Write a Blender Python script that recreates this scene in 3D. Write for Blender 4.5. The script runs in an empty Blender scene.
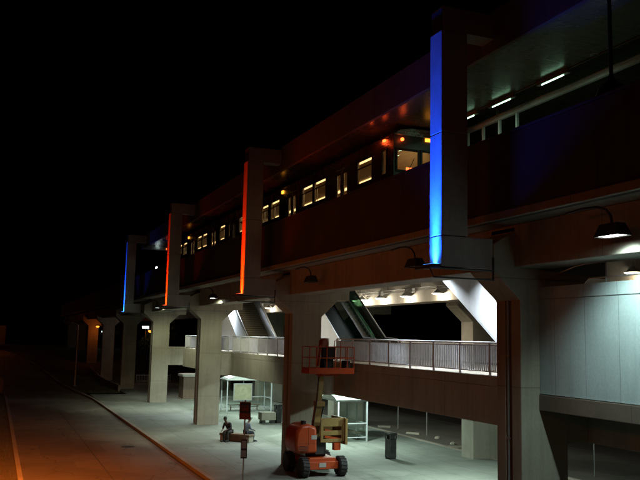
import bpy, bmesh, math, random
from mathutils import Vector, Matrix
random.seed(7)
S = bpy.context.scene
COL = S.collection
R = math.radians

# ------------------------------------------------------------------ helpers
class MB:
    """collects shapes and links them as one mesh object"""
    def __init__(self): self.bm = bmesh.new()
    def face(self, pts):
        return self.bm.faces.new([self.bm.verts.new(p) for p in pts])
    def box(self, x0, x1, y0, y1, z0, z1):
        v = [self.bm.verts.new(p) for p in ((x0,y0,z0),(x1,y0,z0),(x1,y1,z0),(x0,y1,z0),(x0,y0,z1),(x1,y0,z1),(x1,y1,z1),(x0,y1,z1))]
        for f in ((3,2,1,0),(4,5,6,7),(0,1,5,4),(1,2,6,5),(2,3,7,6),(3,0,4,7)): self.bm.faces.new([v[i] for i in f])
        return self
    def bar(self, p0, p1, w, h, upv=(0,0,1)):
        p0, p1 = Vector(p0), Vector(p1); d = (p1-p0).normalized()
        s = d.cross(Vector(upv))
        if s.length < 1e-4: s = d.cross(Vector((1,0,0)))
        s.normalize(); u = s.cross(d).normalized()
        q = []
        for p in (p0, p1):
            for a, b in ((-1,-1),(1,-1),(1,1),(-1,1)): q.append(self.bm.verts.new(p + s*a*w/2 + u*b*h/2))
        for f in ((3,2,1,0),(4,5,6,7),(0,1,5,4),(1,2,6,5),(2,3,7,6),(3,0,4,7)): self.bm.faces.new([q[i] for i in f])
        return self
    def prism(self, pts, axis, a, b):
        """pts in the two other axes; axis 'x': (y,z), 'y': (x,z), 'z': (x,y)"""
        def P(u, w, t): return {'x':(t,u,w),'y':(u,t,w),'z':(u,w,t)}[axis]
        A = [self.bm.verts.new(P(u,w,a)) for u,w in pts]; B = [self.bm.verts.new(P(u,w,b)) for u,w in pts]
        n = len(pts)
        self.bm.faces.new(A); self.bm.faces.new(B[::-1])
        for i in range(n): self.bm.faces.new([A[i],B[i],B[(i+1)%n],A[(i+1)%n]])
        return self
    def tube(self, path, r, seg=8, radii=None):
        path = [Vector(p) for p in path]; rings = []
        n = len(path); ref = Vector((0.13,0.21,0.97))
        for i, p in enumerate(path):
            d = (path[min(i+1,n-1)] - path[max(i-1,0)]).normalized()
            if abs(d.dot(ref)) > .95: rf = Vector((1,0.1,0))
            else: rf = ref
            s = d.cross(rf).normalized(); u = s.cross(d)
            if rings:
                pass
            rr = radii[i] if radii else r
            rings.append([self.bm.verts.new(p + (s*math.cos(t*2*math.pi/seg)+u*math.sin(t*2*math.pi/seg))*rr) for t in range(seg)])
        for a, b in zip(rings, rings[1:]):
            # match the start index so the tube does not twist
            k = min(range(seg), key=lambda k: sum((a[t].co-b[(t+k)%seg].co).length for t in range(seg)))
            b[:] = b[k:]+b[:k]
            for t in range(seg): self.bm.faces.new([a[t],a[(t+1)%seg],b[(t+1)%seg],b[t]])
        self.bm.faces.new(rings[0][::-1]); self.bm.faces.new(rings[-1])
        return self
    def lathe(self, prof, c=(0,0,0), seg=16, axis='z'):
        rings = []
        for r, h in prof:
            ring = []
            for t in range(seg):
                a = 2*math.pi*t/seg; p = (r*math.cos(a), r*math.sin(a), h)
                if axis == 'x': p = (h, r*math.cos(a), r*math.sin(a))
                if axis == 'y': p = (r*math.cos(a), h, r*math.sin(a))
                ring.append(self.bm.verts.new(Vector(p)+Vector(c)))
            rings.append(ring)
        for a, b in zip(rings, rings[1:]):
            for t in range(seg): self.bm.faces.new([a[t],a[(t+1)%seg],b[(t+1)%seg],b[t]])
        self.bm.faces.new(rings[0][::-1]); self.bm.faces.new(rings[-1])
        return self
    def wall(self, y0, y1, z0, z1, xa, xb, holes, axis='x'):
        """slab in the (u,z) plane, u along y (axis x) or x (axis y), with rectangular holes (u0,u1,v0,v1) left open"""
        us = sorted({y0, y1, *[h[0] for h in holes], *[h[1] for h in holes]})
        vs = sorted({z0, z1, *[h[2] for h in holes], *[h[3] for h in holes]})
        n, m = len(us)-1, len(vs)-1
        full = [[not any(h[0] <= (us[i]+us[i+1])/2 <= h[1] and h[2] <= (vs[j]+vs[j+1])/2 <= h[3] for h in holes) for j in range(m)] for i in range(n)]
        vc = {}
        def V(i, j, k):
            if (i,j,k) not in vc:
                t = (xa, xb)[k]
                vc[i,j,k] = self.bm.verts.new((t,us[i],vs[j]) if axis == 'x' else (us[i],t,vs[j]))
            return vc[i,j,k]
        for i in range(n):
            for j in range(m):
                if not full[i][j]: continue
                self.bm.faces.new([V(i,j,0),V(i,j+1,0),V(i+1,j+1,0),V(i+1,j,0)])
                self.bm.faces.new([V(i,j,1),V(i+1,j,1),V(i+1,j+1,1),V(i,j+1,1)])
                for di, dj, e in ((-1,0,((i,j),(i,j+1))),(1,0,((i+1,j+1),(i+1,j))),(0,-1,((i+1,j),(i,j))),(0,1,((i,j+1),(i+1,j+1)))):
                    a, b = i+di, j+dj
                    if not (0 <= a < n and 0 <= b < m and full[a][b]):
                        self.bm.faces.new([V(*e[0],0),V(*e[0],1),V(*e[1],1),V(*e[1],0)])
        return self
    def build(self, name, material, parent=None, bevel=0, smooth=False, loc=None):
        bm = self.bm
        bmesh.ops.recalc_face_normals(bm, faces=bm.faces)
        me = bpy.data.meshes.new(name); bm.to_mesh(me); bm.free()
        o = bpy.data.objects.new(name, me); COL.objects.link(o)
        me.materials.append(material)
        if smooth:
            for p in me.polygons: p.use_smooth = True
            me.set_sharp_from_angle(angle=R(smooth if smooth is not True else 40))
        if bevel:
            m = o.modifiers.new('edge', 'BEVEL'); m.width = bevel; m.segments = 2; m.limit_method = 'ANGLE'; m.angle_limit = R(40)
        if parent: o.parent = parent
        if loc: o.location = loc
        return o

def tag(o, label, cat, group=None):
    o['label'] = label; o['category'] = cat
    if group: o['group'] = group
    return o
def thing(name, label, cat, loc=(0,0,0), rz=0, group=None):
    o = bpy.data.objects.new(name, None); COL.objects.link(o); o.empty_display_size = .2
    o.location = loc; o.rotation_euler = (0,0,rz)
    return tag(o, label, cat, group)
def struct(o): o['kind'] = 'structure'; return o
def copy_tree(o, parent=None):
    c = o.copy(); COL.objects.link(c)
    if parent: c.parent = parent
    for ch in list(o.children): copy_tree(ch, c)
    return c
def place_copy(o, loc, label, rz=None):
    c = copy_tree(o); c.location = loc; c['label'] = label
    if rz is not None: c.rotation_euler = (0,0,rz)
    return c
def lamp(name, kind, parent, loc, power, color, **k):
    d = bpy.data.lights.new(name, kind); d.energy = power; d.color = color
    for a, b in k.items():
        if a not in ('aim',): setattr(d, a, b)
    o = bpy.data.objects.new(name, d); COL.objects.link(o); o.location = loc
    if parent: o.parent = parent
    if 'aim' in k: o.rotation_euler = Vector(k['aim']).to_track_quat('-Z', 'Y').to_euler()
    return o

# ------------------------------------------------------------------ materials
def newmat(name):
    m = bpy.data.materials.new(name); m.use_nodes = True
    nt = m.node_tree; b = nt.nodes['Principled BSDF']
    return m, nt, b
def N(nt, t, **k):
    n = nt.nodes.new(t)
    for a, b in k.items(): setattr(n, a, b)
    return n
def math_node(nt, op, a, b=None, c=None):
    n = N(nt, 'ShaderNodeMath', operation=op)
    for i, v in enumerate((a, b, c)):
        if v is None: continue
        if isinstance(v, (int, float)): n.inputs[i].default_value = v
        else: nt.links.new(v, n.inputs[i])
    return n.outputs[0]
def mixc(nt, fac, a, b):
    n = N(nt, 'ShaderNodeMix', data_type='RGBA')
    for i, v in ((0, fac), (6, a), (7, b)):
        if isinstance(v, (int, float)): n.inputs[i].default_value = v
        elif isinstance(v, tuple): n.inputs[i].default_value = (*v[:3], 1)
        else: nt.links.new(v, n.inputs[i])
    return n.outputs[2]
def noise(nt, vec, scale, detail=6, rough=.6, dist=0):
    n = N(nt, 'ShaderNodeTexNoise'); nt.links.new(vec, n.inputs['Vector'])
    n.inputs['Scale'].default_value = scale; n.inputs['Detail'].default_value = detail; n.inputs['Roughness'].default_value = rough
    n.inputs['Distortion'].default_value = dist
    return n.outputs['Fac']
def ramp(nt, fac, lo, hi):
    n = N(nt, 'ShaderNodeMapRange'); nt.links.new(fac, n.inputs[0]); n.inputs[1].default_value = lo; n.inputs[2].default_value = hi
    return n.outputs[0]
def scaled(nt, vec, s):
    n = N(nt, 'ShaderNodeMapping'); nt.links.new(vec, n.inputs[0]); n.inputs['Scale'].default_value = s
    return n.outputs[0]
def line(nt, comp, period, width, off=0.):
    """1 on thin lines every period metres along one coordinate"""
    f = math_node(nt, 'FRACT', math_node(nt, 'MULTIPLY_ADD', comp, 1/period, off))
    return math_node(nt, 'LESS_THAN', f, width/period)
def surf(name, col, rough=.8, metal=0, dirt=None, dirt_amt=.6, big=.35, fine=14, streak=0, joints=(), joint_col=None, bump=.25, spec=None, rvar=.12, cracks=0, patches=0):
    m, nt, b = newmat(name)
    pos = N(nt, 'ShaderNodeNewGeometry').outputs['Position']
    sep = N(nt, 'ShaderNodeSeparateXYZ'); nt.links.new(pos, sep.inputs[0])
    dirt = dirt or tuple(c*.45 for c in col)
    n1 = noise(nt, pos, big, 8, .62, .4); n2 = noise(nt, pos, fine, 6, .65)
    c = mixc(nt, math_node(nt, 'MULTIPLY', ramp(nt, n1, .38, .72), dirt_amt), col, dirt)
    c = mixc(nt, math_node(nt, 'MULTIPLY', ramp(nt, n2, .35, .7), .35), c, tuple(x*.6 for x in col))
    if streak:
        n3 = noise(nt, scaled(nt, pos, (1.6,1.6,.09)), 2.2, 5, .6)
        c = mixc(nt, math_node(nt, 'MULTIPLY', ramp(nt, n3, .5, .72), streak), c, dirt)
    h = n2
    if patches:
        vo = N(nt, 'ShaderNodeTexVoronoi', distance='CHEBYCHEV'); vo.inputs['Scale'].default_value = .17; nt.links.new(pos, vo.inputs['Vector'])
        cs = N(nt, 'ShaderNodeSeparateColor'); nt.links.new(vo.outputs['Color'], cs.inputs[0])
        c = mixc(nt, math_node(nt, 'MULTIPLY', ramp(nt, cs.outputs[0], .55, .6), patches), c, tuple(x*.45 for x in col))
        c = mixc(nt, math_node(nt, 'MULTIPLY', ramp(nt, noise(nt, scaled(nt, pos, (1,.35,1)), 1.3, 4, .5), .62, .74), patches*1.4), c, tuple(x*.2 for x in col))
    if cracks:
        wv = N(nt, 'ShaderNodeTexNoise'); wv.inputs['Scale'].default_value = .9; nt.links.new(pos, wv.inputs['Vector'])
        ad = N(nt, 'ShaderNodeVectorMath', operation='ADD'); nt.links.new(pos, ad.inputs[0]); nt.links.new(wv.outputs['Color'], ad.inputs[1])
        vc = N(nt, 'ShaderNodeTexVoronoi', feature='DISTANCE_TO_EDGE'); vc.inputs['Scale'].default_value = .22; nt.links.new(ad.outputs[0], vc.inputs['Vector'])
        ck = math_node(nt, 'MULTIPLY', math_node(nt, 'LESS_THAN', vc.outputs['Distance'], .006), ramp(nt, n1, .45, .55))
        c = mixc(nt, math_node(nt, 'MULTIPLY', ck, cracks), c, tuple(x*.2 for x in col))
    for axis, period, width, off in joints:
        ln = line(nt, sep.outputs[axis], period, width, off)
        c = mixc(nt, math_node(nt, 'MULTIPLY', ln, .8), c, joint_col or tuple(x*.3 for x in col))
        h = math_node(nt, 'SUBTRACT', h, ln)
    nt.links.new(c, b.inputs['Base Color'])
    nt.links.new(math_node(nt, 'MULTIPLY_ADD', n1, rvar*2, rough-rvar), b.inputs['Roughness'])
    b.inputs['Metallic'].default_value = metal
    if spec is not None: b.inputs['Specular IOR Level'].default_value = spec
    if bump:
        bp = N(nt, 'ShaderNodeBump'); bp.inputs['Strength'].default_value = bump; bp.inputs['Distance'].default_value = .02
        nt.links.new(h, bp.inputs['Height']); nt.links.new(bp.outputs[0], b.inputs['Normal'])
    return m
def emit(name, col, strength):
    m, nt, b = newmat(name)
    b.inputs['Base Color'].default_value = (.3,.3,.3,1)
    b.inputs['Emission Color'].default_value = (*col,1); b.inputs['Emission Strength'].default_value = strength
    return m
def glass(name, tint=(.8,.85,.83), alpha=.25, rough=.03):
    m, nt, b = newmat(name)
    out = nt.nodes['Material Output']
    tr = N(nt, 'ShaderNodeBsdfTransparent'); tr.inputs[0].default_value = (*tint,1)
    gl = N(nt, 'ShaderNodeBsdfGlossy'); gl.inputs['Roughness'].default_value = rough
    fr = N(nt, 'ShaderNodeLayerWeight'); fr.inputs[0].default_value = .5
    fac = math_node(nt, 'MULTIPLY_ADD', math_node(nt, 'POWER', fr.outputs['Facing'], 4), .6, .04+alpha*.2)
    mx = N(nt, 'ShaderNodeMixShader')
    nt.links.new(fac, mx.inputs[0]); nt.links.new(tr.outputs[0], mx.inputs[1]); nt.links.new(gl.outputs[0], mx.inputs[2])
    nt.links.new(mx.outputs[0], out.inputs[0])
    return m

M = {}
M['concrete'] = surf('cast_concrete', (.36,.335,.27), .85, streak=.5, big=.5, joints=((2,2.9,.02,.35),), bump=.3)
M['beam'] = surf('beam_concrete', (.37,.335,.28), .85, streak=.55, big=.45, joints=((1,3.6,.02,.1),), bump=.3)
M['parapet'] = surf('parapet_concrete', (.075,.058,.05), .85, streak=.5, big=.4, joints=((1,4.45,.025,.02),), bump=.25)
M['fascia'] = surf('canopy_fascia_panel', (.17,.14,.125), .6, streak=.35, joints=((1,3.55,.025,.02),), bump=.12)
M['pylon'] = surf('pylon_panel', (.36,.35,.34), .6, streak=.25, big=.7, bump=.12)
M['pylon_core'] = surf('pylon_core', (.05,.05,.05), .8, bump=0)
M['soffit'] = surf('soffit_panel', (.115,.12,.085), .27, big=.5, joints=((1,.3,.03,.0),(0,2.6,.03,.1)), fine=3, bump=.12, dirt_amt=.4)
M['plaza'] = surf('plaza_paving', (.26,.28,.245), .8, big=.28, dirt_amt=.75, joints=((0,1.52,.03,.1),(1,1.52,.03,.3)), bump=.35, patches=.35)
M['road'] = surf('road_concrete', (.20,.18,.15), .7, big=.16, dirt_amt=.8, dirt=(.07,.065,.06), joints=((1,6.1,.05,.35),(0,3.62,.07,.626)), bump=.3, cracks=.8, patches=.5)
M['kerb'] = surf('kerb_concrete', (.33,.29,.24), .85, joints=((1,3.05,.03,.2),), bump=.3)
M['verge'] = surf('verge_soil', (.10,.085,.05), .95, big=.8, fine=30, bump=.8)
M['ground'] = surf('ground_grass_soil', (.07,.075,.04), .95, big=.12, fine=9, bump=.6)
M['asphalt'] = surf('lot_asphalt', (.10,.09,.075), .9, big=.2, fine=22, bump=.4)
M['metal_panel'] = surf('brushed_metal_panel', (.40,.48,.50), .5, metal=.0, spec=.25, big=.6, dirt_amt=.3, streak=.35, joints=((1,1.155,.014,.53),), joint_col=(.12,.14,.15), bump=.04)
M['white_panel'] = surf('white_enamel_panel', (.58,.61,.64), .45, big=.7, dirt_amt=.35, streak=.3, bump=.05)
M['galv'] = surf('galvanised_steel', (.42,.43,.43), .45, metal=.7, big=2, dirt_amt=.3, bump=.05)
M['railgrey'] = surf('grey_painted_rail', (.66,.66,.7), .45, metal=.0, big=2, dirt_amt=.4, bump=.05)
M['dark_metal'] = surf('dark_metal', (.05,.05,.05), .5, metal=.4, bump=.05)
M['black'] = surf('black_rubber', (.022,.022,.022), .75, bump=.2)
M['steel'] = surf('stainless_steel', (.42,.41,.40), .27, metal=.9, big=3, fine=5, dirt_amt=.35, joints=((2,.11,.03,0),), bump=.55)
M['train_dark'] = surf('train_dark_paint', (.035,.035,.04), .4, bump=.05)
M['liner'] = surf('train_liner', (.66,.5,.31), .6, bump=.0, dirt_amt=.2)
M['seat'] = surf('train_seat', (.42,.18,.07), .6, bump=0)
M['lift_orange'] = surf('lift_orange_paint', (.44,.06,.009), .4, big=2.5, dirt=(.25,.05,.02), dirt_amt=.5, bump=.06)
M['lift_ochre'] = surf('lift_cream_paint', (.28,.195,.06), .5, big=3, dirt=(.2,.11,.04), dirt_amt=.6, bump=.06)
M['brown_edge'] = surf('brown_edge_concrete', (.15,.115,.09), .85, streak=.4, joints=((1,3.6,.02,.1),), bump=.25)
M['wood'] = surf('brown_wood', (.15,.10,.06), .7, big=1.5, fine=25, bump=.3)
M['kiosk'] = surf('brown_kiosk_panel', (.24,.17,.12), .7, big=1, streak=.5, joints=((0,.35,.015,0),(1,.35,.015,0)), bump=.2)
M['lid'] = surf('pale_fibreglass', (.6,.6,.55), .5, big=1.5, dirt_amt=.45, bump=.05)
M['board'] = surf('notice_board', (.32,.31,.2), .6, big=3, fine=7, dirt=(.12,.13,.08), bump=0)
M['sign_orange'] = surf('sign_orange_face', (.25,.055,.015), .45, bump=0, dirt_amt=.3, big=4)
M['sign_dark'] = surf('sign_dark_print', (.03,.03,.035), .5, bump=0)
M['sign_white'] = surf('sign_white_print', (.4,.4,.38), .5, bump=0)
M['stair'] = surf('stair_tread', (.22,.19,.12), .8, bump=.2, joints=((2,.1641,.05,.0),), joint_col=(.04,.035,.03))
M['step_metal'] = surf('escalator_step', (.16,.17,.16), .45, metal=.6, joints=((0,.03,.012,0),), bump=.3)
M['lampshade'] = surf('lamp_housing', (.06,.06,.055), .5, metal=.3, bump=.05)
M['bark'] = surf('bark', (.10,.075,.05), .9, big=3, bump=.6)
M['roof_white'] = surf('shelter_roof_plastic', (.62,.66,.63), .5, big=2, dirt_amt=.4, bump=.05)
M['glass'] = glass('clear_glass', (.86,.9,.88))
M['green_glass'] = glass('dark_green_glass', (.10,.17,.135), .3)
M['escalator_black'] = surf('escalator_black_cladding', (.012,.014,.013), .9, spec=.05, bump=0)
M['bin_steel'] = surf('dark_bin_steel', (.13,.13,.13), .3, metal=.85, big=2, bump=.08)
M['train_glass'] = glass('train_window_glass', (.9,.88,.82))
M['skin'] = surf('skin', (.13,.07,.045), .55, bump=0, dirt_amt=.1)
M['jacket'] = surf('black_jacket', (.014,.014,.02), .85, big=5, bump=.3)
M['trousers'] = surf('dark_trousers', (.035,.034,.035), .85, big=5, bump=.3)
M['pale_shirt'] = surf('pale_blue_shirt', (.17,.2,.26), .85, big=5, bump=.3)
M['jeans'] = surf('dark_jeans', (.03,.035,.055), .85, big=5, bump=.3)
M['hair'] = surf('dark_hair', (.012,.01,.009), .6, bump=.3)
M['em_cool'] = emit('lit_cool_lens', (.86,1,.93), 14)
M['em_warm'] = emit('lit_warm_lens', (1,.82,.5), 22)
M['em_sodium'] = emit('lit_sodium_lens', (1,.17,.015), 4.5)
M['em_white'] = emit('lit_white_globe', (.8,1,.95), 16)
M['em_red'] = emit('lit_red_marker', (1,.07,.012), 9)
M['em_amber'] = emit('lit_amber_marker', (1,.34,.03), 3)
M['em_fluor'] = emit('lit_green_white_tube', (.5,1,.62), 7)
M['em_interior'] = emit('lit_interior_tube', (1,.66,.3), 3.2)
M['em_blue'] = emit('lit_blue_lens', (.05,.3,1), 6)
M['em_redlens'] = emit('lit_red_lens', (1,.12,.03), 6)
def leaf_mat():
    m, nt, b = newmat('leaf')
    oi = N(nt, 'ShaderNodeNewGeometry').outputs['Position']
    nt.links.new(mixc(nt, ramp(nt, noise(nt, oi, 1.1), .3, .7), (.05,.08,.025), (.10,.10,.03)), b.inputs['Base Color'])
    b.inputs['Roughness'].default_value = .7
    return m
M['leaf'] = leaf_mat()

# ------------------------------------------------------------------ camera
cam = bpy.data.cameras.new('camera'); co = bpy.data.objects.new('camera', cam); COL.objects.link(co)
cam.sensor_width = 36; cam.lens = 36*780/640; cam.clip_end = 3000; cam.clip_start = .1
p, psi, ro = R(7.1442), R(22.2763), R(1.2)
fwd = Vector((math.sin(psi)*math.cos(p), math.cos(psi)*math.cos(p), math.sin(p)))
r0 = Vector((math.cos(psi), -math.sin(psi), 0)); u0 = r0.cross(fwd)
up = u0*math.cos(ro) - r0*math.sin(ro); rt = r0*math.cos(ro) + u0*math.sin(ro)
mw = Matrix((rt, up, -fwd)).transposed().to_4x4(); mw.translation = Vector((0,0,6))
co.matrix_world = mw
S.camera = co

# ------------------------------------------------------------------ world: night sky and a trace of moonlight
w = bpy.data.worlds.new('World'); S.world = w; w.use_nodes = True
nt = w.node_tree; bg = nt.nodes['Background']
sky = N(nt, 'ShaderNodeTexSky'); sky.sky_type = 'NISHITA'; sky.sun_disc = False
sky.sun_elevation = R(-4); sky.sun_rotation = R(200)
nt.links.new(sky.outputs[0], bg.inputs[0]); bg.inputs[1].default_value = .004
sun = bpy.data.lights.new('moon', 'SUN'); sun.energy = .003; sun.angle = R(.5); sun.color = (1,.95,.9)
so = bpy.data.objects.new('moon', sun); COL.objects.link(so); so.rotation_euler = (R(50), 0, R(200))

# ------------------------------------------------------------------ ground
def hill(y, x=0):
    t = min(1, max(0, (y-98)/50)); return 3.5*t*t*(3-2*t)
def sheet(name, xs, ys, z, m):
    b = MB(); g = [[b.bm.verts.new((x, y, z + hill(y))) for x in xs] for y in ys]
    for j in range(len(ys)-1):
        for i in range(len(xs)-1): b.bm.faces.new([g[j][i],g[j][i+1],g[j+1][i+1],g[j+1][i]])
    return struct(b.build(name, m, smooth=True))
ys = [-300,-60,0,40,80,96]+list(range(100,152,4))+[160,200,300,900]
sheet('ground', [-600,-200,-60,-20,0,20,60,200,700], ys, -.34, M['ground'])
def strip(name, path, z, m, drop=.2):
    """a sheet with skirts following (x_left, x_right, y) stations; y may differ at each edge"""
    b = MB(); L = []; Q = []
    for xl, yl, xr, yr in path:
        L.append([b.bm.verts.new((xl,yl,z+hill(yl))), b.bm.verts.new((xl,yl,z+hill(yl)-drop))])
        Q.append([b.bm.verts.new((xr,yr,z+hill(yr))), b.bm.verts.new((xr,yr,z+hill(yr)-drop))])
    for i in range(len(path)-1):
        b.bm.faces.new([L[i][0],Q[i][0],Q[i+1][0],L[i+1][0]])
        b.bm.faces.new([L[i][1],L[i][0],L[i+1][0],L[i+1][1]])
        b.bm.faces.new([Q[i][0],Q[i][1],Q[i+1][1],Q[i+1][0]])
    return struct(b.build(name, m))
# the road: straight, then climbing and bending away
rl = [(1.45,-60),(1.45,20),(1.42,60),(1.35,82),(.9,96),(-.6,108),(-3.2,118),(-8,129),(-16,138),(-40,150)]
rr = [(8.72,-60),(8.72,20),(8.72,60),(8.7,79),(7.95,85),(7.6,97),(6.9,110),(4.8,124),(.2,138),(-8,149),(-40,168)]
def resample(pts, n):
    d = [0]
    for a, b in zip(pts, pts[1:]): d.append(d[-1]+math.hypot(b[0]-a[0], b[1]-a[1]))
    out = []
    for k in range(n+1):
        t = d[-1]*k/n; i = max(j for j in range(len(d)-1) if d[j] <= t+1e-9)
        u = (t-d[i])/(d[i+1]-d[i]); out.append((pts[i][0]+(pts[i+1][0]-pts[i][0])*u, pts[i][1]+(pts[i+1][1]-pts[i][1])*u))
    return out
def smooth_pts(pts, n=90, it=6):
    q = resample(pts, n)
    for _ in range(it): q = [q[0]]+[((a[0]+2*b[0]+c[0])/4,(a[1]+2*b[1]+c[1])/4) for a,b,c in zip(q,q[1:],q[2:])]+[q[-1]]
    return q
RL, RR = smooth_pts(rl, 110), smooth_pts(rr, 110)
strip('road', [(a[0],a[1],b[0],b[1]) for a,b in zip(RL,RR)], -.13, M['road'])
def offset(q, d):
    out = []
    for i in range(len(q)):
        a, b = q[max(0,i-1)], q[min(len(q)-1,i+1)]; l = math.hypot(b[0]-a[0], b[1]-a[1])
        out.append((q[i][0]+(b[1]-a[1])/l*d, q[i][1]-(b[0]-a[0])/l*d))
    return out
RR2, RL2 = offset(RR,.24), offset(RL,-.2)
strip('kerb', [(a[0],a[1],b[0],b[1]) for a,b in zip(RR,RR2)], .012, M['kerb'], .3)
strip('road_edge_kerb', [(a[0],a[1],b[0],b[1]) for a,b in zip(RL2,RL)], -.03, M['kerb'], .3)
strip('verge', [(-9+min(0,a[0]-1),a[1]+3,a[0],a[1]) for a in RL2], -.06, M['verge'], .4)
b = MB(); b.box(8.965,24.0,-12,81,-.5,0); struct(b.build('plaza_pavement', M['plaza']))
b = MB(); b.prism([(12.6,81),(24.0,81),(24.0,99),(12.6,99)], 'z', -.5, -.004); struct(b.build('plaza_walkway', M['plaza']))
b = MB(); b.box(24.0,24.25,-12,99,-.5,.03); struct(b.build('plaza_edge_kerb', M['kerb']))
b = MB(); b.box(24.25,90,-30,99,-.5,-.1); struct(b.build('parking_lot', M['asphalt']))
med = [(x, y) for x, y in RR2 if 81.5 < y < 118]
strip('grass_median', [(x+.03, y, 12.35, y) for x, y in med], -.03, M['ground'], .3)
# short grass blades on the median and the verge
b = MB()
for k in range(5200):
    if k < 3200: y = 82+random.random()*24; x = 8.3+random.random()*3.9; z = -.03+hill(y)
    else:
        y = 22+random.random()**1.6*50; x = -2+random.random()*3.1; z = -.06
    a = random.random()*6.28; h = .08+random.random()*.12; wd = .012
    lx, ly = random.uniform(-.06,.06), random.uniform(-.06,.06)
    b.face([(x-wd*math.cos(a),y-wd*math.sin(a),z),(x+wd*math.cos(a),y+wd*math.sin(a),z),(x+lx,y+ly,z+h)])
g = b.build('grass', M['leaf']); g['kind'] = 'stuff'

# ------------------------------------------------------------------ portal frames carrying the viaduct
BENT = [17.9,35.4,53.4,71.1,88.8,106.5,124.2,141.9,159.6]
def pier(rear, loc, label):
    t = thing('viaduct_pier', label, 'pier', loc, 0, 'concrete piers under the rear girder' if rear else 'concrete piers carrying the station and the viaduct')
    wd = 2.4 if rear else 1.5
    g = .09; c = MB()
    pts = [(wd,-.55),(wd,.55),(0,.55),(0,.13),(g,.13),(g,-.13),(0,-.13),(0,-.55)]
    if rear: pts = [(wd-x, -y) for x, y in pts]
    c.prism(pts, 'z', -.45, 7.35)
    c1 = c.build('column', M['concrete'], t, bevel=.025)
    if not rear:
        pp = MB(); pp.tube([(.03,.05,-.4),(.03,.05,7.2)], .035, 8)
        for z in (1.2,3.4,5.6): pp.box(.01,.075,-.02,.12,z,z+.05)
        pp.build('drain_pipe', M['galv'], c1)
        prof = [(-.85,8.6),(-.85,7.87),(-.003,7.12),(1.503,7.0),(2.35,7.82),(2.95,7.82),(2.95,9.1),(-.15,9.1),(-.15,8.95)]
    else:
        prof = [(-.95,9.1),(-.95,7.82),(-.003,7.0),(2.403,7.12),(3.25,7.87),(4.6,7.87),(4.6,8.6),(3.2,8.62),(2.6,8.95),(2.6,9.1)]
    c = MB(); c.prism(prof, 'y', -.556, .556)
    c.build('cap_beam', M['concrete'], t, bevel=.025)
    return t
plab = ['broad concrete pier nearest the camera, rising past the metal clad parapet',
        'concrete pier standing in shade right behind the orange boom lift',
        'concrete pier lit pale on its broad face, beside the seated people',
        'concrete pier lit pale beside the brown kiosk',
        'shaded concrete pier between plaza end and low planter wall',
        'dark viaduct pier standing just beyond the low planter wall',
        'dim viaduct pier standing by the amber street lamp on the rise',
        'viaduct pier glowing orange under the sodium light on the rise',
        'farthest dark viaduct pier at the top of the rise']
pf = pier(0, (12.95,BENT[0],0), plab[0])
for y, l in zip(BENT[1:], plab[1:]): place_copy(pf, (12.95,y,0), l)
pr = pier(1, (23.0,BENT[1],0), 'pale rear pier seen low beside the nearest pier, by the wheel stops')
place_copy(pr, (23.0,BENT[2],0), 'rear pier with wide bracket seen above the railing past the escalator')
place_copy(pr, (23.0,BENT[3],0), 'rear pier behind the brown kiosk in the dark')
place_copy(pr, (23.0,BENT[4],0), 'rear pier by the small picket fence in the dark')

# ------------------------------------------------------------------ viaduct girders, platform parapets, platform
def girder(x0, x1, label, out):
    t = thing('viaduct_girder', label, 'girder', ((x0+x1)/2, 0, 8.0), 0, 'long concrete box girders of the viaduct')
    w2 = (x1-x0)/2; c = MB()
    c.prism([(-w2,0),(w2,0),(w2,1.15),(-w2,1.15)], 'y', -14, 168)
    c.build('web', M['beam'], t, bevel=.03)
    c = MB(); c.box(-w2-.9 if out < 0 else -w2-.25, w2+2.6 if out < 0 else w2+3.5, -14, 168, 1.153, 1.36); c.build('deck_slab', M['beam'], t, bevel=.02)
    return t
girder(12.8, 13.9, 'orange lit concrete girder under the train, with gooseneck lamps along its face', -1)
girder(20.9, 22.0, 'pale concrete girder lit by the row of floodlights above the walkway', 1)
def parapet(x, s, label):
    t = thing('platform_parapet', label, 'parapet', (x, 0, 9.15), 0, 'tall concrete parapets along the tracks')
    c = MB(); c.box(0, .2*s, -14, 168, 0, 2.24) if s > 0 else c.box(.2*s, 0, -14, 168, 0, 2.24)
    c.build('wall_panel', M['parapet'], t, bevel=.02)
    c = MB(); c.box(-.03*s if s > 0 else -.22, .22 if s > 0 else .03, -14, 168, 2.245, 2.31); c.build('coping', M['parapet'], t, bevel=.015)
    c = MB(); c.tube([(-.02*s,-14,.05),(-.02*s,75,.05)], .022, 6); c.build('conduit', M['dark_metal'], t)
    return t
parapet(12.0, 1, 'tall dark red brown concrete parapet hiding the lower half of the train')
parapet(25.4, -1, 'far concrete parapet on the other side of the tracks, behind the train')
t = thing('platform', 'raised concrete island platform between the two tracks under the canopy', 'platform', (18.6,0,11.2))
c = MB(); c.box(-1.95,1.95,-12,74,0,.32); c.build('slab', M['beam'], t)
for sx in (-1.9,1.9): c = MB(); c.box(sx-.1,sx+.1,-12,74,.324,.34); c.build('edge_strip', M['sign_white'], t)
for x0, l in ((13.6,'track bed of the occupied near track, beneath the train'),(20.9,'empty track bed on the far side of the platform')):
    t = thing('track', l, 'track', (x0+1.15,0,9.51))
    c = MB(); c.box(-1.3,1.3,-14,168,.004,.28); c.build('track_slab', M['beam'], t)
    for sx in (-.72,.72): c = MB(); c.box(sx-.035,sx+.035,-14,168,.284,.45); c.build('rail', M['galv'], t)

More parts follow.
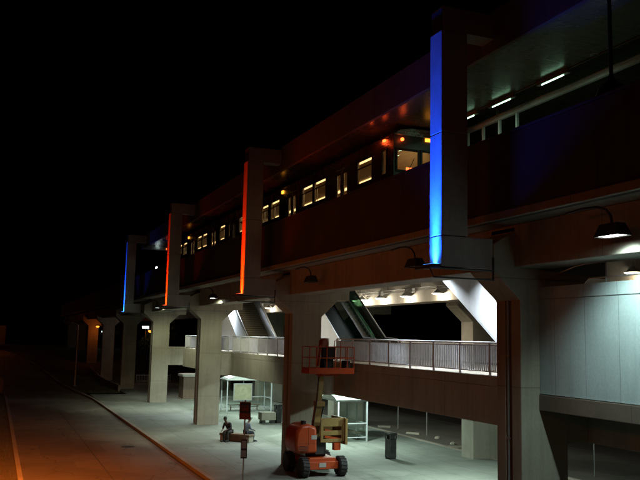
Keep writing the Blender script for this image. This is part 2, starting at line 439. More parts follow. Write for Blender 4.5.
# ------------------------------------------------------------------ canopy
t = thing('station_canopy', 'long flat station canopy with deep fascia and ribbed soffit over the tracks', 'canopy', (18.7,0,14))
for x in (12.2, 25.05):
    c = MB(); c.box(x-18.7,x-18.7+.15,-10,74.3,-.04,1.13); c.build('fascia', M['fascia'], t, bevel=.015)
c = MB(); c.box(-6.34,6.34,74.15,74.29,-.04,1.12); c.build('end_fascia', M['fascia'], t)
c = MB(); c.box(-6.345,6.345,-10,74.14,.95,1.05); c.build('roof', M['dark_metal'], t)
for x0, x1 in ((-6.345,-3.72),(3.72,6.345)):
    c = MB(); c.box(x0,x1,-10,74.14,0,.06); c.build('soffit', M['soffit'], t)
for x in (-3.715,3.655):
    c = MB(); c.box(x,x+.06,-10,74.14,-.03,.949); c.build('recess_side', M['fascia'], t)
c = MB(); c.box(-3.65,3.65,-10,74.14,.88,.94); c.build('recess_ceiling', M['soffit'], t)
for y in (16.5, 9.0, 25, 33, 41, 49, 57, 65):
    c = MB(); c.lathe([(.12,-.012),(.12,.01)], (14.91-18.7, y, 0), 16); dl = c.build('downlight', M['galv'], t)
    c = MB(); c.lathe([(.07,-.018),(.07,-.005)], (14.91-18.7, y, 0), 12); c.build('lens', M['dark_metal'], dl)

# strip lights along the recess edge
def strip_light(y, label):
    t = thing('strip_light', label, 'light', (15.02,y,13.94), 0, 'slim tube lights along the canopy recess')
    c = MB(); c.box(-.06,.06,-.72,.72,-.07,.07); c.build('housing', M['galv'], t)
    c = MB(); c.tube([(-.02,-.5,-.09),(-.02,.5,-.09)], .015, 8); c.build('tube', M['em_fluor'], t)
    lamp('tube_glow', 'AREA', t, (.1,0,-.2), LP['strip'], (.58,1,.66), shape='RECTANGLE', size=.1, size_y=1.2, aim=(.35,0,-1))
    return t
LP = dict(strip=16, goose=1150, goose_near=1150, flood=165, under=520, sodium=36000, sodium_glow=430, sodium_side=390, girder=330, red=.62, blue=1.0)
s0 = strip_light(18.4, 'bright green white tube light above the platform, highest in the picture')
place_copy(s0, (15.02,21.0,13.94), 'green white tube light between the brightest one and the blue pylon')
place_copy(s0, (15.02,23.1,13.94), 'green white tube light showing just beside the blue pylon edge')
for y in (31,38,45,52,59,66): place_copy(s0, (15.02,y,13.94), 'tube light of the canopy recess hidden above the train roof')
c = MB(); c.box(14.94,15.1,-8,72,14.012,14.03)
tag(c.build('light_rail', M['galv']), 'thin metal rail carrying the tube lights along the canopy', 'rail')

# posts and rails of the platform windscreen
t = thing('platform_screen', 'pale post and rail frame standing on the platform beside the blue pylon', 'screen frame', (16.75,0,11.525))
c = MB(); c.box(-.06,.06,6,45,2.62,2.76); c.build('top_rail', M['railgrey'], t)
c = MB(); c.tube([(.25,6,2.95),(.25,45,2.95)], .04, 8); c.build('upper_pipe', M['railgrey'], t)
for k in range(5):
    y = 22.5+k*1.05; c = MB(); c.box(-.045,.045,y-.045,y+.045,0,2.615); c.build('post', M['railgrey'], t)
for y in (8,13,34,40,44): c = MB(); c.box(-.045,.045,y-.045,y+.045,0,2.615); c.build('post', M['railgrey'], t)
for y in (10,16,24,32,40): c = MB(); c.box(.18,.3,y-.02,y+.02,2.76,3.2); c.build('hanger', M['railgrey'], t)

# unlit pendant globe
t = thing('pendant_lamp', 'dark unlit pendant globe hanging on a rod before the canopy soffit', 'lamp', (13.1,13.95,13.98))
t.location = (12.55,13.37,13.98)
c = MB(); c.tube([(0,0,0),(0,0,-1.95)], .045, 10); c.build('rod', M['dark_metal'], t)
c = MB(); c.lathe([(.05,-1.9),(.09,-2.02),(.27,-2.2),(.36,-2.42),(.36,-2.58),(.26,-2.8),(.09,-2.9),(.02,-2.92)], (0,0,0), 20); c.build('globe', M['black'], t, smooth=True)

# ------------------------------------------------------------------ light pylons
PY = [17.64,35.15,52.88,71.9]
def pylon(y, label, red):
    t = thing('light_pylon', label, 'pylon', (10.5,y,7.9), 0, 'square pylons washed with coloured light')
    k = MB(); k.box(.03,.76,-.27,.27,.0,7.0); k.build('core', M['pylon_core'], t)
    c = MB(); c.box(0,1.58,-.3,.3,0,.80); c.build('base_block', M['pylon'], t, bevel=.012)
    for z0, z1 in ((.82,3.55),(3.565,6.36)):
        c = MB(); c.box(0,.8,-.3,.3,z0,z1); c.build('shaft', M['pylon'], t, bevel=.012)
    c = MB(); c.box(.045,1.695,-.3,.3,6.375,7.05); c.build('arm', M['pylon'], t, bevel=.012)
    # bracket frame and floodlight at the foot
    c = MB()
    c.tube([(1.5,-.42,-.06),(-.42,-.42,-.06),(-.42,.3,-.06)], .028, 6); c.tube([(1.5,-.42,-.3),(-.3,-.42,-.3),(-.42,-.42,-.06)], .022, 6); c.tube([(1.5,-.42,.3),(1.5,-.42,-.32)], .03, 6)
    c.tube([(-.42,0,-.06),(0.02,0,-.02)], .022, 6)
    c.build('bracket', M['dark_metal'], t)
    c = MB(); c.box(-.24,-.02,-.29,.29,-.05,.06); f = c.build('floodlight', M['lampshade'], t)
    c = MB(); c.box(-.21,-.05,-.27,.27,.062,.068); c.build('lens', M['em_redlens' if red else 'em_blue'], f)
    col = (1,.020,.0008) if red else (.006,.075,1)
    k = LP['red'] if red else LP['blue']
    for nm, sp, pw in (('bar_base',120,190),('bar_low',40,430),('bar_mid',14,1.5),('bar_high',7,.1)):
        lamp(nm, 'AREA', f, (-.13,0,.075), pw*k, col, shape='RECTANGLE', size=.16, size_y=.56, spread=R(sp), aim=(.012,0,1))
    return t
pylon(PY[0], 'largest square pylon, its road face washed blue fading upward', 0)
pylon(PY[1], 'square pylon washed red, standing next behind the large blue one', 1)
pylon(PY[2], 'square pylon washed red, between the other red one and the small blue one', 1)
pylon(PY[3], 'smallest and farthest square pylon, washed blue at the canopy end', 0)

# ------------------------------------------------------------------ gooseneck lamps along the girder
def gooseneck(label, lit, loc):
    t = thing('gooseneck_lamp', label, 'lamp', loc, 0, 'gooseneck lamps hung under the parapet')
    c = MB(); c.tube([(-.25,1.15,.5),(-.25,.6,.53),(-.2,.22,.52),(-.1,.06,.45),(-.03,0,.3),(0,0,.12)], .03, 8); c.build('arm', M['dark_metal'], t, smooth=True)
    c = MB()
    lo = [(-.2,-.36,-.13),(.2,-.36,-.13),(.2,.36,-.13),(-.2,.36,-.13)]; hi = [(-.12,-.26,.14),(.12,-.26,.14),(.12,.26,.14),(-.12,.26,.14)]
    A = [c.bm.verts.new(p) for p in lo]; B = [c.bm.verts.new(p) for p in hi]
    c.bm.faces.new(B)
    for i in range(4): c.bm.faces.new([A[i],A[(i+1)%4],B[(i+1)%4],B[i]])
    o = c.build('shade', M['lampshade'], t); sm = o.modifiers.new('thick','SOLIDIFY'); sm.thickness = .015
    c = MB(); c.box(-.165,.165,-.32,.32,-.118,-.1)
    if not lit: c.build('lens', M['glass'], t)
    else:
        c.build('lens', M['em_cool'], t)
        lamp('bulb', 'SPOT', t, (0,0,-.14), LP['goose'], (.74,1,.93), spot_size=R(130), spot_blend=.55, shadow_soft_size=.12, aim=(.3,.38,-1))
    return t
g1 = gooseneck('lit gooseneck lamp glaring over the metal clad parapet', 1, (12.12,13.0,8.43))
def recolour(o, col, k):
    for ch in o.children:
        if ch.type == 'LIGHT': ch.data = ch.data.copy(); ch.data.color = col; ch.data.energy *= k
    return o
recolour(place_copy(g1, (12.2,47.0,8.4), 'lit gooseneck lamp above the pale column beside the seated people'), (.93,1,.68), 1.0)
recolour(place_copy(g1, (12.2,65.0,8.3), 'lit gooseneck lamp hanging below the smaller red pylon'), (.95,1,.66), 1.0)
g2 = gooseneck('unlit gooseneck lamp against the orange girder above the boom lift', 0, (12.2,30.7,8.46))
for ch in g1.children:
    if ch.type == 'LIGHT': ch.data = ch.data.copy(); ch.data.energy = LP['goose_near']; ch.data.spot_size = R(112); ch.data.spot_blend = .75; ch.rotation_euler = Vector((.55,.12,-1)).to_track_quat('-Z','Y').to_euler()
place_copy(g2, (12.2,21.75,8.43), 'unlit gooseneck lamp half hidden behind the foot of the blue pylon')

# lamps on the inner face of the front girder, over the walkway
def inner(y, label):
    t = thing('girder_light', label, 'light', (15.35,y,8.9), 0, 'box lights under the deck over the walkway')
    c = MB(); c.box(0,.3,-.3,.3,-.1,.12); c.build('housing', M['galv'], t)
    c = MB(); c.box(.05,.28,-.26,.26,-.115,-.102); c.build('lens', M['em_cool'], t)
    lamp('bulb', 'AREA', t, (.18,0,-.13), LP['girder'], (.86,.95,1), shape='RECTANGLE', size=.25, size_y=.5, spread=R(125), aim=(.3,0,-1))
    return t
i0 = inner(23.2, 'box light hidden behind the girder above the white stair side')
for y in (27.5, 40.5, 47, 57.5, 64): place_copy(i0, (15.35,y,8.9), 'box light hidden behind the girder above the walkway railing')
kiosk_fill = place_copy(i0, (15.6,75.0,8.9), 'unseen box light added under the deck to brighten the brown kiosk')  # added fill light to brighten the kiosk lid and paving, no known fitting
for ch in kiosk_fill.children:
    if ch.type == 'LIGHT': ch.data = ch.data.copy(); ch.data.energy = 170; ch.data.color = (1,1,.85)
for ch in i0.children:
    if ch.type == 'LIGHT': ch.data = ch.data.copy(); ch.data.energy = 270
# ------------------------------------------------------------------ mezzanine walkway
t = thing('mezzanine_walkway', 'raised concrete walkway running behind the columns at half height', 'walkway', (15.2,0,3.3))
c = MB(); c.box(.0,6.8,-8,68,1.25,1.58); c.build('floor_slab', M['beam'], t, bevel=.02)
c = MB(); c.box(.003,.45,-8,68,0,1.247); c.build('edge_beam', M['beam'], t, bevel=.02)
c = MB(); c.box(6.35,6.797,-8,68,0,1.247); c.build('edge_beam', M['beam'], t, bevel=.02)
for y in BENT[:4]:
    c = MB(); c.prism([(-.745,.0),(7.75,.0),(7.75,1.62),(-.745,1.62)], 'y', y-.5, y+.5); c.build('cross_beam', M['concrete'], t, bevel=.02)
def railing(x, y0, y1, label):
    t = thing('walkway_railing', label, 'railing', (x,y0,4.88), 0, 'picket railings along the raised walkway')
    L = y1-y0
    c = MB(); c.tube([(0,0,1.08),(0,L,1.08)], .03, 8); c.tube([(0,0,.12),(0,L,.12)], .02, 6); c.tube([(0,0,.98),(0,L,.98)], .015, 6); c.build('rails', M['railgrey'], t)
    n = int(L/1.8)
    for k in range(n+1):
        y = L*k/n; c = MB(); c.box(-.03,.03,y-.03,y+.03,-.16,1.08); c.box(-.05,.05,y-.06,y+.06,-.02,.005); c.build('post', M['railgrey'], t)
    c = MB(); m = int(L/.125)
    for k in range(m):
        y = L*(k+.5)/m; c.box(-.026,.026,y-.007,y+.007,.13,.98)
    c.build('pickets', M['railgrey'], t)
    return t
railing(15.28, 18.5, 34.85, 'grey picket railing of the walkway in the bay above the shelters and litter bin')
railing(15.28, 35.95, 52.85, 'grey picket railing of the walkway in the bay with the lit stairs')
railing(15.28, 53.95, 67.6, 'short far grey picket railing of the walkway beyond the pale column')
railing(21.85, 18.5, 67.6, 'back railing on the far edge of the walkway, seen through the front one')
# metal clad box beside the nearest frame
t = thing('metal_clad_parapet', 'parapet clad in pale brushed metal panels under the brightest gooseneck lamp', 'parapet', (13.56,0,4.2))
c = MB(); c.box(.0,.14,-8,17.335,.45,2.95); c.box(-.012,.0,-8,17.335,.44,.47); c.build('panel_upper', M['metal_panel'], t)
c = MB(); c.box(-.03,.18,-8,17.335,2.955,3.28); c.build('top_band', M['metal_panel'], t, bevel=.02)
c = MB(); c.box(-.04,1.64,-8,17.335,.0,.42); c.build('concrete_edge', M['brown_edge'], t, bevel=.015)
c = MB(); c.tube([(.1,-8,3.42),(.1,15.5,3.42)], .02, 6)
for y in (1,6,10.8,14.9): c.tube([(.1,y,3.28),(.1,y,3.9)], .02, 6)
c.tube([(.1,14.9,3.86),(.1,16,3.76),(.1,17.2,3.5),(.1,17.3,3.28)], .014, 6); c.build('pipe_rail', M['galv'], t)

# ------------------------------------------------------------------ stairs and escalator up to the platform
def stair(y0, x0, x1, label, rise=6.4, slope=.66):
    t = thing('platform_stair', label, 'stairs', ((x0+x1)/2,y0,4.885), 0, 'straight stairs from the walkway to the platform')
    run = rise/slope; hw = (x1-x0)/2
    for s in (-1, 1):
        c = MB(); xa, xb = s*hw, s*(hw-.12)
        c.prism([(-.25,0),(-.25,1.0),(.05,1.1),(run,rise+1.1),(run,rise-.35),(.62,0)], 'x', min(xa,xb), max(xa,xb))
        sd = c.build('side_panel', M['white_panel'], t, bevel=.01)
        c = MB(); c.tube([(s*(hw-.18),-.3,.95),(s*(hw-.18),run,rise+.95)], .03, 8); c.build('handrail', M['galv'], sd)
    c = MB(); n = int(rise/.165); dz = rise/n; dy = run/n
    pts = [(0,0)]
    for k in range(n): pts += [(k*dy,(k+1)*dz),((k+1)*dy,(k+1)*dz)]
    pts += [(run, rise-.3), (.45, 0.0)]
    c.prism(pts, 'x', -hw+.12, hw-.12); c.build('steps', M['stair'], t)
    c = MB(); c.prism([(.62,.0),(run,rise-.36),(run,rise-.42),(.72,.0)], 'x', -hw+.01, hw-.01); c.build('underside', M['white_panel'], t)
    return t
stair(21.2, 16.5, 18.9, 'white sided stair rising past the column closest to the metal panels')
stair(53.6, 16.4, 18.8, 'white sided stair with lit steps, seen between the red pylons and columns')
c = MB(); c.box(16.45,18.75,62.5,66,4.885,7.75); tag(c.build('lift_enclosure', M['white_panel'], bevel=.02), 'white lift shaft panel standing behind the lit stair', 'enclosure')
# escalator
t = thing('escalator', 'black and green glass sided escalator rising from the walkway behind the boom lift', 'escalator', (18.9,38.0,4.885))
rise, slope = 6.4, .66; run = rise/slope
for s in (-1,1):
    xa, xb = (s*.55, s*.80) if s > 0 else (s*.80, s*.55)
    c = MB(); c.prism([(-1.5,0),(-1.5,.28),(.1,.28),(run,rise+.2),(run,rise-.8),(1.3,0)], 'x', xa, xb); c.build('truss_side', M['escalator_black' if s < 0 else 'white_panel'], t, bevel=.01)
    x = s*.66
    c = MB(); c.prism([(-1.35,.28),(-1.6,.55),(-1.55,.88),(-1.25,1.05),(.05,1.12),(run,rise+1.12),(run,rise+.2),(.1,.28)], 'x', x-.012, x+.012); c.build('balustrade', M['green_glass'], t)
    c = MB(); c.tube([(x,-1.2,.34),(x,-1.55,.42),(x,-1.68,.7),(x,-1.58,.98),(x,-1.3,1.12),(x,.05,1.18),(x,run,rise+1.18)], .045, 8); c.build('handrail', M['black'], t, smooth=True)
c = MB(); n = 34; dz = rise/n; dy = run/n; pts = [(-1.4,0),(-1.4,.02),(0,.02)]
for k in range(n): pts += [(k*dy+.0,(k+1)*dz),((k+1)*dy,(k+1)*dz)]
pts += [(run,rise-.3),(.4,0.0)]
c.prism(pts, 'x', -.53, .53); c.build('steps', M['step_metal'], t)
c = MB(); c.prism([(1.3,0),(run,rise-.8),(run,rise-.86),(1.42,0)], 'x', -.79, .79); c.build('underside', M['white_panel'], t)
c = MB(); c.box(19.4,22.2,48.2,48.35,4.885,8.9); tag(c.build('screen_wall', M['white_panel'], bevel=.02), 'white screen wall beside the escalator, behind the shaded column', 'wall')

# floodlights in front of the rear girder
def flood(loc, label):
    t = thing('walkway_floodlight', label, 'light', loc, 0, 'floodlights in a row along the pipe over the walkway')
    c = MB(); c.tube([(0,0,.3),(0,0,.1)], .025, 6); c.build('stem', M['galv'], t)
    c = MB(); c.lathe([(.06,.12),(.1,.06),(.24,-.06),(.32,-.1)], (0,0,0), 16); c.build('shade', M['galv'], t, smooth=True)
    c = MB(); c.lathe([(.2,-.15),(.29,-.105)], (0,0,0), 16); c.build('lens', M['em_warm'], t)
    lamp('bulb', 'POINT', t, (0,0,-.26), LP['flood'], (1,.9,.7), shadow_soft_size=.1)
    return t
f0 = flood((20.55,34.3,8.45), 'warm floodlight over the walkway closest to the large stair wedge')
for y, l in ((37.7,'warm floodlight second along the pipe from the stair wedge'),(40.75,'warm floodlight third along the pipe from the stair wedge'),(43.2,'warm floodlight right above the escalator'),(44.4,'warm floodlight last in the row, touching the escalator top'),(54.0,'warm floodlight over the lit stair steps'),(61,'warm floodlight over the far end of the walkway')):
    place_copy(f0, (20.55,y,8.45), l)
fl = place_copy(f0, (20.55,21.1,8.6), 'small floodlight above the metal clad parapet at the picture edge')
for ch in fl.children:
    if ch.type == 'LIGHT': ch.data = ch.data.copy(); ch.data.energy = 25
c = MB(); c.tube([(20.55,24,8.76),(20.55,64,8.76)], .03, 6); c.tube([(20.45,24,8.6),(20.45,64,8.6)], .018, 6)
for k in range(11): c.bar((20.55,25+k*3.7,8.74),(20.55,25+k*3.7,9.3),.05,.05); c.box(20.46,20.64,25.7+k*3.7,25.95+k*3.7,8.52,8.74)
tag(c.build('conduit_pipe', M['galv']), 'pipe with hangers carrying the row of warm floodlights', 'pipe')
# lamp fittings under the walkway
def under(loc, label, vis=1):
    t = thing('underdeck_light', label, 'light', loc, 0, 'square light fittings under the raised walkway')
    c = MB(); c.box(-.3,.3,-.3,.3,-.02,.12); c.build('housing', M['galv'], t)
    c = MB(); c.box(-.25,.25,-.25,.25,-.035,-.022); c.build('lens', M['em_white'], t)
    lamp('bulb', 'AREA', t, (0,0,-.06), LP['under'], (.78,1,.88), shape='SQUARE', size=.5, aim=(0,0,-1))
    return t
u0 = under((18.6,29.5,4.42), 'light fitting under the walkway nearest the litter bin')
for y in (40.5,46.5,57,66.5): place_copy(u0, (18.6,y,4.42), 'light fitting hidden under the walkway above the shelters')

# ------------------------------------------------------------------ train
def car(y, label, lead):
    t = thing('train_car', label, 'train car', (14.75,y,10.24), 0, 'stainless steel metro cars standing at the platform')
    L = 20.8; zb, zt = .65, 3.36; W = 1.55
    wins = [(1.78,3.14),(6.45,7.83),(8.02,9.37),(12.65,14.05),(14.44,15.63),(18.6,20.0)]; wz = (1.94,2.9)
    doors = [(4.05,5.4),(10.15,11.5),(16.55,17.9)]; dz = (.8,2.95)
    small = [(.56,.93)]
    holes = [(a,b,*wz) for a,b in wins+small] + [(a,b,*dz) for a,b in doors]
    for s in (-1,1):
        c = MB(); x0, x1 = sorted((s*W, s*(W-.06))); c.wall(0, L, zb, zt, x0, x1, holes); c.build('side_wall', M['steel'], t)
        c = MB(); x0, x1 = sorted((s*(W-.065), s*(W-.09))); c.wall(.1, L-.1, zb+.1, zt, x0, x1, holes); c.build('inner_lining', M['liner'], t)
    fh = [(-1.42,-.5,2.0,2.78),(.5,1.42,2.0,2.78),(-.36,.36,2.05,2.8)]
    for yy, nm in ((0,'front_wall'),(L-.08,'end_wall')):
        c = MB(); c.wall(-W+.002,W-.002,zb,zt+.12,yy-.006,yy+.07,fh,'y'); c.build(nm, M['train_dark'] if yy == 0 else M['steel'], t)
    c = MB(); c.prism([(-W-.01,zt),(-1.3,zt+.2),(-.7,zt+.3),(.7,zt+.3),(1.3,zt+.2),(W+.01,zt),(W-.1,zt-.02),(-W+.1,zt-.02)], 'y', -.04, L+.02); c.build('roof', M['steel'], t, bevel=.02)
    c = MB(); c.box(-W+.095,W-.095,.1,L-.1,zb+.2,zb+.28); c.build('floor', M['dark_metal'], t)
    c = MB(); c.box(-W+.095,W-.095,.1,L-.1,zt-.18,zt-.12); c.build('ceiling', M['liner'], t)
    c = MB(); c.box(-W+.1,W-.1,1.18,1.24,zb+.3,zt-.2) if lead else c.box(-W+.1,W-.1,.5,.52,zb+.3,zb+1.2); c.build('cab_partition', M['liner'], t)
    for s in (-1,1):
        c = MB(); c.box(s*.95-.09,s*.95+.09,1.4,L-.4,zt-.235,zt-.185); c.build('ceiling_light', M['em_interior'], t)
    c = MB(); c.box(-1.2,1.2,.25,.33,zt-.24,zt-.19); c.build('ceiling_light', M['em_interior'], t)
    for a, b2 in wins+small:
        fr = MB(); fr.wall(a-.05,b2+.05,wz[0]-.05,wz[1]+.05,-W-.022,-W+.03,[(a+.025,b2-.025,wz[0]+.025,wz[1]-.025)])
        if b2-a > 1: fr.box(-W-.015,-W+.02,a+.02,b2-.02,wz[1]-.34,wz[1]-.30)
        o = fr.build('window', M['train_dark'], t)
        c = MB(); c.box(-W+.0,-W+.008,a+.02,b2-.02,wz[0]+.02,wz[1]-.02); c.build('pane', M['train_glass'], o)
        fr = MB(); fr.wall(a-.05,b2+.05,wz[0]-.05,wz[1]+.05,W-.03,W+.022,[(a+.025,b2-.025,wz[0]+.025,wz[1]-.025)]); o = fr.build('window', M['train_dark'], t)
        c = MB(); c.box(W-.008,W,a+.02,b2-.02,wz[0]+.02,wz[1]-.02); c.build('pane', M['train_glass'], o)
    for a, b2 in doors:
        mid = (a+b2)/2
        for s in (-1,1):
            for q0, q1 in ((a,mid-.012),(mid+.012,b2)):
                hw = (q0+.17,q1-.17,1.5,2.72)
                c = MB(); x0, x1 = sorted((s*(W-.02), s*(W-.06))); c.wall(q0,q1,dz[0]+.01,dz[1]-.01,x0,x1,[hw]); d = c.build('door', M['steel'], t)
                c = MB(); x0, x1 = sorted((s*(W-.03), s*(W-.04))); c.box(x0,x1,hw[0]-.01,hw[1]+.01,hw[2]-.01,hw[3]+.01); c.build('door_glass', M['train_glass'], d)
    for h in fh:
        fr = MB(); fr.wall(h[0]-.06,h[1]+.06,h[2]-.06,h[3]+.06,-.035,.02,[(h[0]+.02,h[1]-.02,h[2]+.02,h[3]-.02)],'y'); o = fr.build('windscreen', M['black'], t)
        c = MB(); c.box(h[0],h[1],.0,.01,h[2],h[3]); c.build('pane', M['train_glass'], o)
    for k in range(6):
        y0 = (2,6.6,8.3,12.8,14.6,18.6)[k]
        for s in (-1,1): c = MB(); c.box(s*1.0-.42,s*1.0+.42,y0,y0+.5,zb+.68,zb+.76); c.box(s*1.0-.42,s*1.0+.42,y0,y0+.08,zb+.76,zb+1.42); c.box(s-.4,s+.4,y0+.05,y0+.45,zb+.28,zb+.675); c.build('seat', M['seat'], t)
    for yy in (3.8,5.6,9.9,11.7,16.3,18.1): c = MB(); c.tube([(-.55,yy,zb+.28),(-.55,yy,zt-.18)], .018, 6); c.build('grab_pole', M['galv'], t)
    c = MB(); c.box(-W-.05,-W-.004,12.05,12.3,zt-.28,zt-.12); o = c.build('door_lamp', M['em_amber'], t)
    for yy in (3.0, 17.5):
        c = MB(); c.box(-1.1,1.1,yy-1.1,yy+1.1,.31,.62); c.build('bogie', M['dark_metal'], t)
        for s in (-1,1):
            for dy in (-.8,.8): c = MB(); c.lathe([(.05,-.08),(.33,-.07),(.33,.07),(.05,.08)], (s*.72,yy+dy,.785-.0), 20, 'x'); c.build('wheel', M['dark_metal'], t)
    for yy in (5.2, 15.6): lamp('cabin_light', 'AREA', t, (0,yy,zt-.26), 26, (1,.72,.38), shape='RECTANGLE', size=1.2, size_y=9, aim=(0,0,-1))
    if lead:
        lamp('cab_light', 'AREA', t, (0,.7,zt-.26), 3, (1,.72,.38), shape='RECTANGLE', size=1.6, size_y=.6, aim=(0,0,-1))
        c = MB(); c.lathe([(.065,-.09),(.065,-.03)], (-1.22,0,3.17), 14, 'y'); c.build('headlight', M['em_red'], t)
        c = MB(); c.box(-.22,.14,-.07,-.01,3.2,3.32); c.build('destination_lamp', M['em_amber'], t)
        c = MB(); c.lathe([(.065,-.09),(.065,-.03)], (1.22,0,3.17), 14, 'y'); c.build('headlight', M['em_red'], t)
        c = MB(); c.box(-W-.07,-W-.004,.62,.78,zt-.16,zt-.08); c.build('marker_lamp', M['em_red'], t)
        lamp('marker_glow', 'POINT', t, (-W-.3,1.3,zt-.05), 2.6, (1,.08,.015), shadow_soft_size=.04)
        lamp('marker_glow', 'POINT', t, (-1.22,-.2,3.17), 1, (1,.14,.02), shadow_soft_size=.05)
        # wiper and cab console seen through the windscreen
        c = MB(); c.tube([(-.95,-.05,2.0),(-.7,-.055,2.5)], .012, 6); c.build('wiper', M['black'], t)
        c = MB(); c.box(-.95,-.72,.1,.14,2.02,2.16); c.build('cab_display', M['em_redlens'], t)
    else:
        c = MB(); c.box(-W-.03,-W+.1,L-.05,L+.05,zt-.3,zt-.18); c.build('marker_lamp', M['em_red'], t)
    return t
car(25.2, 'leading stainless train car with amber front lamps, beside the blue pylon', True)
car(46.55, 'rear stainless train car with small lit windows between the red pylons', False)
# train buffer: the coupler between the two cars
c = MB(); c.box(14.6,14.9,46.02,46.54,10.9,11.1); c.tube([(14.75,46.0,11.0),(14.75,46.55,11.0)], .12, 8)
tag(c.build('coupler', M['dark_metal']), 'dark coupler joining the two train cars', 'coupler')
# ------------------------------------------------------------------ boom lift
t = thing('boom_lift', 'orange self propelled boom lift with raised cage, parked by the column', 'boom lift', (13.55,33.0,0))
c = MB(); c.prism([(-.62,.35),(.62,.35),(.72,.62),(.6,.8),(-.6,.8),(-.72,.62)], 'y', -.75, 1.15); c.box(-.85,.85,-.86,-.6,.32,.66); c.box(-.85,.85,1.0,1.26,.32,.66); c.build('chassis', M['lift_orange'], t, bevel=.03)
c = MB(); c.box(-.2,.12,-.875,-.862,.42,.60); c.build('plate', M['sign_white'], t)
for sx in (-.88,.88):
    for y in (-.72,1.1):
        c = MB(); c.lathe([(.17,-.17),(.36,-.18),(.425,-.12),(.425,.12),(.36,.18),(.17,.17)], (sx,y,.42), 22, 'x'); wl = c.build('wheel', M['black'], t, smooth=35)
        for k in range(22):
            pass
        tr = MB()
        for k in range(18):
            a = 2*math.pi*k/18
            tr.bar((sx-.15,y+.43*math.cos(a),.42+.43*math.sin(a)),(sx+.15,y+.43*math.cos(a+.12),.42+.43*math.sin(a+.12)),.05,.03,(0,math.cos(a),math.sin(a)))
        tr.build('tread', M['black'], wl)
        c = MB(); c.lathe([(.06,-.12),(.17,-.172),(.17,.172),(.06,.12)], (sx,y,.42), 14, 'x'); c.build('rim', M['lift_ochre'], wl)
c = MB(); c.lathe([(.45,.80),(.45,.92)], (.0,.1,0), 24); c.build('turntable', M['dark_metal'], t)
# rounded counterweight hood
c = MB()
prof = [(-1.22,1.0),(-1.3,1.4),(-1.24,1.95),(-1.02,2.2),(-.62,2.24),(-.28,2.1),(-.24,1.0)]
c.prism(prof, 'y', -.75, .65); hood = c.build('hood', M['lift_orange'], t, bevel=.12, smooth=True)
c = MB(); c.box(-.55,-.3,-.762,-.754,1.6,1.78); c.build('label_plate', M['sign_white'], hood)
c = MB(); c.box(-.85,-.72,-.5,-.2,2.2,2.36); c.build('cap', M['black'], hood)
c = MB()
for z in (1.12,1.18,1.24,1.3): c.box(-1.12,-.72,-.76,-.752,z,z+.025)
c.box(-.69,-.68,-.757,-.752,1.03,2.12); c.box(-1.2,-.3,-.757,-.752,1.42,1.43)
c.build('grille', M['black'], hood)
c = MB(); c.box(-.235,.25,-.5,.6,.925,1.6); c.build('boom_mount', M['dark_metal'], t)
# folded lower arm with slots, seen end on
arm = MB()
arm.wall(-.1,1.05,1.45,2.5,-.72,-.66,[(.02,.9,1.95,2.12),(.02,.9,1.6,1.75)],'y')
arm.box(1.0,1.12,-.9,.7,1.35,2.48); arm.bar((-.05,-.62,2.42),(1.05,-.62,2.28),.1,.14); arm.bar((.0,-.62,1.5),(1.05,-.62,1.42),.1,.12); arm.box(-.1,1.0,.3,.4,1.4,2.3); arm.box(.95,1.02,-.8,.5,1.5,2.3)
arm.build('folded_arm', M['lift_ochre'], t, bevel=.015)
c = MB(); c.bar((.1,-.68,1.98),(.95,-.68,1.78),.06,.1); c.bar((.1,-.68,1.7),(.95,-.68,1.55),.06,.09); c.box(.55,.85,-.74,-.5,1.1,1.42); c.build('hydraulic_rod', M['lift_orange'], t)
# boom: two sections to the cage
c = MB(); c.bar((-.18,-.1,1.55),(-.06,-.3,3.1),.26,.3,(1,0,0)); c.build('boom', M['lift_ochre'], t, bevel=.015)
c = MB(); c.bar((-.07,-.3,2.95),(.02,-.35,4.3),.19,.22,(1,0,0)); c.box(-.22,.18,-.5,-.1,2.98,3.2); c.build('boom_extension', M['lift_ochre'], t, bevel=.012)
c = MB(); c.tube([(-.34,-.3,1.5),(-.3,-.45,2.6),(-.2,-.5,3.4),(-.15,-.45,4.3)], .022, 6); c.tube([(.0,-.1,1.5),(.12,-.15,2.4),(.18,-.4,3.2)], .03, 6); c.build('hose', M['black'], t)
# cage
c = MB(); c.box(-.72,1.42,-.78,.12,4.46,4.5); c.box(-.74,1.44,-.8,-.77,4.42,4.68); c.box(-.74,1.44,.11,.14,4.42,4.68); c.box(-.74,-.715,-.77,.11,4.42,4.68); c.box(1.415,1.44,-.77,.11,4.42,4.68); c.box(-.1,.75,-.6,.0,4.32,4.455); cage = c.build('cage_floor', M['lift_orange'], t)
c = MB()
for z in (5.12,5.6):
    c.tube([(-.72,-.78,z),(1.42,-.78,z),(1.42,.12,z),(-.72,.12,z),(-.72,-.78,z)], .022, 6)
for x, y in ((-.72,-.78),(-.4,-.78),(.1,-.78),(.5,-.78),(.75,-.78),(1.1,-.78),(1.42,-.78),(-.72,.12),(0,.12),(.75,.12),(1.42,.12)): c.tube([(x,y,4.6),(x,y,5.6)], .022, 6)
c.tube([(.45,-.78,5.6),(.45,-.8,5.88),(.75,-.8,5.88),(.75,-.78,5.6)], .02, 6)
c.build('guard_rail', M['lift_orange'], t)
c = MB(); c.box(-.08,.55,-.72,-.5,5.05,5.6); c.box(.0,.5,-.6,-.2,4.52,5.08); c.build('control_box', M['black'], t, bevel=.03)
c = MB(); c.box(1.15,1.38,-.5,.0,4.52,5.0); c.build('storage_bin', M['black'], t, bevel=.03)
